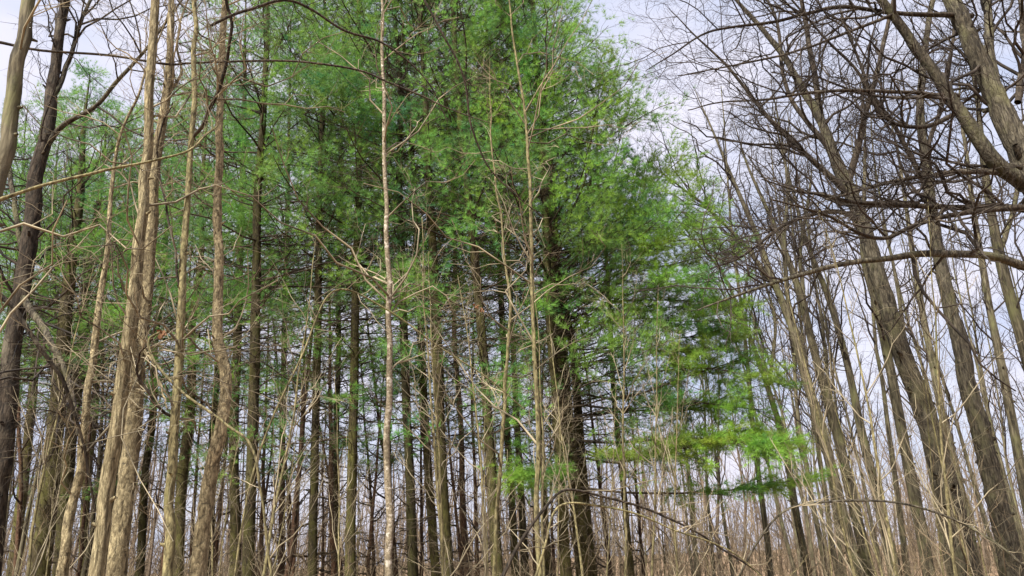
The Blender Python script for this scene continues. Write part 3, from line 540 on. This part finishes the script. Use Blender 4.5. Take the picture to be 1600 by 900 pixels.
for lab, pts, D, lm, sd in [
  ('slim grey tree curving toward the pine sprays, nearest to them', [(1342, 900, 22), (1312, 790, 20), (1285, 680, 19), (1258, 590, 18), (1238, 510, 16), (1205, 430, 14), (1180, 360, 11), (1150, 290, 8)], 17, [([(1215, 455, 10), (1160, 380, 8), (1100, 320, 6), (1060, 290, 4)], 17, 16.5, 1), ([(1235, 500, 10), (1225, 380, 8), (1230, 280, 6), (1215, 180, 4)], 17, 17.4, 1)], 31),
  ('grey tree with a long clean trunk just behind the slim curving one', [(1362, 900, 21), (1332, 780, 19), (1304, 660, 18), (1275, 560, 16), (1252, 470, 14), (1226, 390, 11), (1200, 330, 8)], 18.5, [([(1262, 510, 9), (1250, 400, 8), (1265, 300, 6)], 18.5, 18.8, 1)], 32),
  ('thin grey tree rising between the curving tree and the stout forked trunk', [(1402, 900, 17), (1372, 780, 16), (1345, 670, 15), (1322, 560, 13), (1296, 470, 11), (1262, 380, 9), (1240, 300, 6)], 19, [], 33),
  ('pale grey trunk right beside the stout forked trunk', [(1452, 900, 21), (1432, 790, 20), (1408, 670, 19), (1388, 560, 17), (1370, 480, 14), (1348, 400, 11), (1350, 300, 8)], 17.5, [], 34),
  ('grey tree leaning out past the straight trunk under the biggest limb', [(1690, 900, 24), (1650, 720, 22), (1612, 580, 21), (1582, 480, 19), (1560, 390, 17), (1544, 300, 14), (1530, 200, 10)], 14.5, [([(1560, 400, 10), (1590, 300, 8), (1610, 180, 6)], 14.5, 14.8, 1)], 35),
  ('slender trunk between the stout forked trunk and the straight one', [(1530, 900, 15), (1500, 760, 14), (1470, 640, 13), (1448, 520, 12), (1430, 420, 10), (1412, 300, 7)], 20, [], 36),
  ('low forked grey tree with trunk ending among the pine sprays', [(1262, 900, 14), (1240, 780, 13), (1225, 690, 12), (1195, 590, 10), (1165, 510, 8), (1130, 430, 6), (1090, 380, 4)], 19, [([(1200, 610, 8), (1210, 500, 6), (1180, 400, 4)], 19, 19.3, 1)], 37),
  ('thin straight tree at the far edge beyond the leaning grey tree', [(1625, 900, 17), (1600, 760, 16), (1570, 600, 14), (1545, 470, 12), (1525, 350, 10), (1510, 240, 7)], 19, [], 38),
]:
    hero('bare_tree', lab, 'bare tree', pts, D, 'greytrunk', 'twig_oak', limbs=lm, lv=bt, seed=sd, up=3.0, sides=10, rough=0.09, lf0=0.35, K=50)

# ------------------------------------------------------------------ slender bare trees deeper in the wood (copies of a few)
def proto(seed, H, r, mat, n1=16, n2=5, n3=3, l1=0.24, spread=32, f0=0.3):
    rg = np.random.default_rng(seed); g = Geo(); g2 = Geo()
    N = 1; d = nrm(np.array([[rg.normal(0, 0.03), rg.normal(0, 0.03), 1.0]]))
    P, R = grow(np.array([[0, 0, -0.15]]), d, np.array([H]), np.array([r]), 16, 0.035, 0.1, 0.15, rg); tubes(g, P, R, 8, 0.07, rg)
    P1, R1, _ = spawn(P, R, n1, f0, 0.98, spread, H * l1, 8, 0.16, 0.5, rmax=r * 0.4, taper=0.6, rg=rg); tubes(g2, P1, R1, 5)
    P2, R2, _ = spawn(P1, R1, n2, 0.15, 0.98, 40, H * l1 * 0.4, 6, 0.2, 0.25, rmax=r * 0.16, rg=rg); tubes(g2, P2, R2, 3)
    P3, R3, _ = spawn(P2, R2, n3, 0.2, 1, 42, H * l1 * 0.18, 4, 0.25, 0.1, rmax=r * 0.07, rg=rg); tubes(g2, P3, R3, 3)
    return g, g2
def place(pr, name, label, cat, group, p, rz, s, tm, wm):
    root = empty(name, p, label, cat, group); root.rotation_euler = (rng.normal(0, 0.03), rng.normal(0, 0.03), rz); root.scale = (s, s, s)
    link('trunk', pr[0], root); link('crown', pr[1], root)
    return root
def protos(n, seed, tm, wm, **kw):
    o = []
    for i in range(n):
        a, b = proto(seed + i, **kw, mat=None); o.append((a.mesh('trunk', M[tm]), b.mesh('crown', M[wm])))
    return o
BT = protos(5, 400, 'greytrunk', 'twig_oak', H=15, r=0.085)
for i in range(46):
    D = rng.uniform(20, 40); x = rng.uniform(1060, 1680) if i % 4 else rng.uniform(-60, 250)
    p = at(x, 850, D); p[2] = gz(p[0], p[1])
    place(BT[i % 5], 'slender_bare_tree', 'slender bare grey tree among others of its kind deep in the wood', 'bare tree', 'slender bare trees deep in the wood', p, rng.uniform(0, 6.28), rng.uniform(0.75, 1.15), 0, 0)
RT = protos(3, 420, 'redpine', 'twig_pine', H=11, r=0.075, n1=26, l1=0.12, spread=65, f0=0.12)
for i, (x, D) in enumerate([(458, 20), (448, 18.5), (465, 23), (528, 21), (574, 22), (590, 27), (420, 24), (658, 26), (726, 21), (738, 25), (748, 23), (830, 24), (866, 27), (400, 28), (340, 24), (305, 27), (510, 29), (545, 28), (950, 24), (1000, 27), (625, 23), (255, 21), (135, 26), (40, 24)]):
    p = at(x, 850, D); p[2] = gz(p[0], p[1])
    place(RT[i % 3], 'dead_pole_tree', 'thin dead reddish pole tree standing among the pines', 'dead tree', 'thin dead pole trees among the pines', p, rng.uniform(0, 6.28), rng.uniform(0.8, 1.2), 0, 0)
ST = protos(5, 440, 'slim', 'twig_tan', H=5.2, r=0.022, n1=15, l1=0.27, spread=34, f0=0.2)
for i in range(42):
    D = rng.uniform(8, 18); x = rng.uniform(-40, 1640)
    p = at(x, 850, D); p[2] = gz(p[0], p[1])
    place(ST[i % 5], 'sapling', 'thin bare tan sapling growing up out of the undergrowth', 'sapling', 'bare saplings in the undergrowth', p, rng.uniform(0, 6.28), rng.uniform(0.6, 1.3), 0, 0)

# ------------------------------------------------------------------ shrubs near the camera
def shrub(seed, n, H, arch):
    rg = np.random.default_rng(seed); g = Geo()
    az = rg.uniform(0, 6.28, n); a = rg.uniform(0.15, 0.95, n); d = np.stack([np.cos(az) * np.sin(a), np.sin(az) * np.sin(a), np.cos(a)], 1)
    S = np.stack([np.cos(az) * 0.12, np.sin(az) * 0.12, 0 * az - 0.05], 1)
    P, R = grow(S, d, H * rg.uniform(0.6, 1.1, n), rg.uniform(0.006, 0.011, n), 12, 0.28, -arch * 1.7, 0.3, rg)
    gs = Geo(); tubes(gs, P, R, 6)
    twigs(g, P, R, [dict(per=12, f0=0.15, f1=0.98, ang=58, Lm=0.8, k=6, wig=0.3, trop=0.05, rmax=0.005, s=4), dict(per=4, f0=0.2, f1=1, ang=42, Lm=0.3, k=4, wig=0.22, rmax=0.0028)], rg)
    return gs.mesh('stems', M['slim']), g.mesh('crown', M['twig_tan'])
SH = [shrub(500 + i, 7, 2.1, 0.35) for i in range(4)]
for i in range(60):
    D = rng.uniform(5.2, 8) if i < 24 else rng.uniform(8, 13); x = -60 + 1720 * (i % 23 + rng.uniform(0, 1)) / 23
    p = at(x, 850, D); p[2] = gz(p[0], p[1])
    root = empty('bare_shrub', p, 'low bare shrub of arching tan stems in front of the trees', 'shrub', 'bare shrubs along the edge of the wood')
    root.rotation_euler = (0, 0, rng.uniform(0, 6.28)); s = rng.uniform(0.6, 0.95); root.scale = (s, s, s)
    link('stems', SH[i % 4][0], root); link('crown', SH[i % 4][1], root)

# long boughs and arching stems that can be told apart
def bough(name, label, cat, pts, D0, D1, mat, twm, seed, n=10, Lm=0.7, leaves=()):
    rg = np.random.default_rng(seed); P, r = path(pts, D0, D1, False, 0, 60, 0.006, rg); base = P[0].copy()
    root = empty(name, base, label, cat); g = Geo(); tubes(g, P[None], r[None], 8, 0.08, rg); link('stem', g.mesh('stem', M[mat], off=base), root)
    g = Geo(); twigs(g, P[None, ::2], r[None, ::2], [dict(per=n, f0=0.08, f1=0.98, ang=50, Lm=Lm, k=7, wig=0.22, trop=0.08, rmax=0.005, s=4), dict(per=4, f0=0.15, f1=0.95, ang=45, Lm=Lm * 0.5, k=5, wig=0.25, rmax=0.003)], rg)
    link('crown', g.mesh('crown', M[twm], off=base), root)
    for l in leaves: leafclump(*l, root, base)
bough('arching_stem', 'reddish stem arching low over the bottom of the clearing', 'shrub',
      [(780, 915, 8), (815, 845, 7), (850, 792, 6), (880, 766, 5), (940, 776, 5), (1020, 798, 5), (1100, 838, 4), (1180, 892, 4), (1250, 960, 3)], 4.6, 5.4, 'darkbark', 'twig_tan', 61, 14, 0.6)
bough('arching_stem', 'second arching stem springing from beside the reddish one, lower and straighter', 'shrub',
      [(830, 930, 5), (850, 860, 5), (872, 792, 4), (930, 790, 4), (1000, 806, 4), (1060, 830, 3), (1140, 860, 3), (1200, 910, 2)], 4.9, 5.2, 'slim', 'twig_tan', 62, 10, 0.5)
bough('arching_stem', 'long brown stem arching in front of the grey trunks', 'shrub',
      [(1130, 960, 4), (1180, 850, 4), (1230, 796, 4), (1300, 784, 4), (1400, 785, 4), (1480, 808, 4), (1550, 845, 4), (1620, 900, 5)], 6.3, 5.8, 'oak', 'twig_tan', 63, 16, 0.7)
bough('arching_stem', 'pale looping stem hooking over by the slim olive-tan trunk', 'shrub',
      [(430, 960, 5), (400, 720, 5), (352, 662, 5), (292, 618, 5), (250, 575, 5), (232, 545, 5), (232, 528, 4), (250, 519, 4)], 5.0, 5.2, 'slim', 'twig_tan', 64, 9, 0.5)

bough('overhanging_branch', 'long dark thin branch running level across the upper view, behind the tan trunks', 'branch',
      [(-60, 55, 6), (0, 66, 6), (70, 80, 5), (170, 86, 5), (260, 100, 5), (300, 98, 5), (400, 95, 5), (480, 98, 5), (560, 110, 5), (610, 130, 5), (660, 150, 4), (700, 170, 3), (765, 192, 2)], 5.4, 6.4, 'darkbark', 'twig_dark', 71, 16, 0.9)
bough('overhanging_branch', 'dark branch arching down from the top past the speckled trunk', 'branch',
      [(330, 40, 7), (385, 16, 7), (445, 0, 7), (490, 16, 6), (540, 48, 6), (590, 64, 5), (632, 92, 4), (672, 132, 3), (700, 192, 2)], 5.0, 6.0, 'darkbark', 'twig_dark', 72, 14, 0.8)
bough('overhanging_branch', 'pale smooth branch rising gently across the tan trunks to a bare forked tip', 'branch',
      [(-60, 325, 7), (0, 311, 7), (80, 286, 6), (160, 266, 6), (230, 254, 5), (290, 236, 5), (318, 215, 4), (340, 196, 3)], 4.4, 5.2, 'slim', 'twig_tan', 73, 9, 0.6)
bough('overhanging_branch', 'crooked pale branch sagging through the middle in front of the mossy pines', 'branch',
      [(360, 940, 4), (400, 720, 4), (470, 560, 4), (520, 455, 4), (600, 480, 4), (690, 545, 3), (760, 590, 3), (820, 640, 2)], 6.0, 7.0, 'slim', 'twig_tan', 74, 18, 0.9)
bough('overhanging_branch', 'dark drooping branch in front of the pine tops, ending near the knotty sapling', 'branch',
      [(640, -40, 6), (690, 50, 6), (725, 120, 5), (735, 190, 5), (760, 255, 4), (800, 300, 3), (850, 340, 2)], 6.2, 7.2, 'darkbark', 'twig_dark', 75, 16, 0.9)
bough('overhanging_branch', 'dark branch crossing low in front of the dark forked tree', 'branch',
      [(-40, 440, 9), (20, 480, 8), (60, 540, 8), (100, 600, 7), (128, 690, 5), (150, 800, 4)], 5.6, 6.0, 'darkbark', 'twig_dark', 76, 14, 0.8)
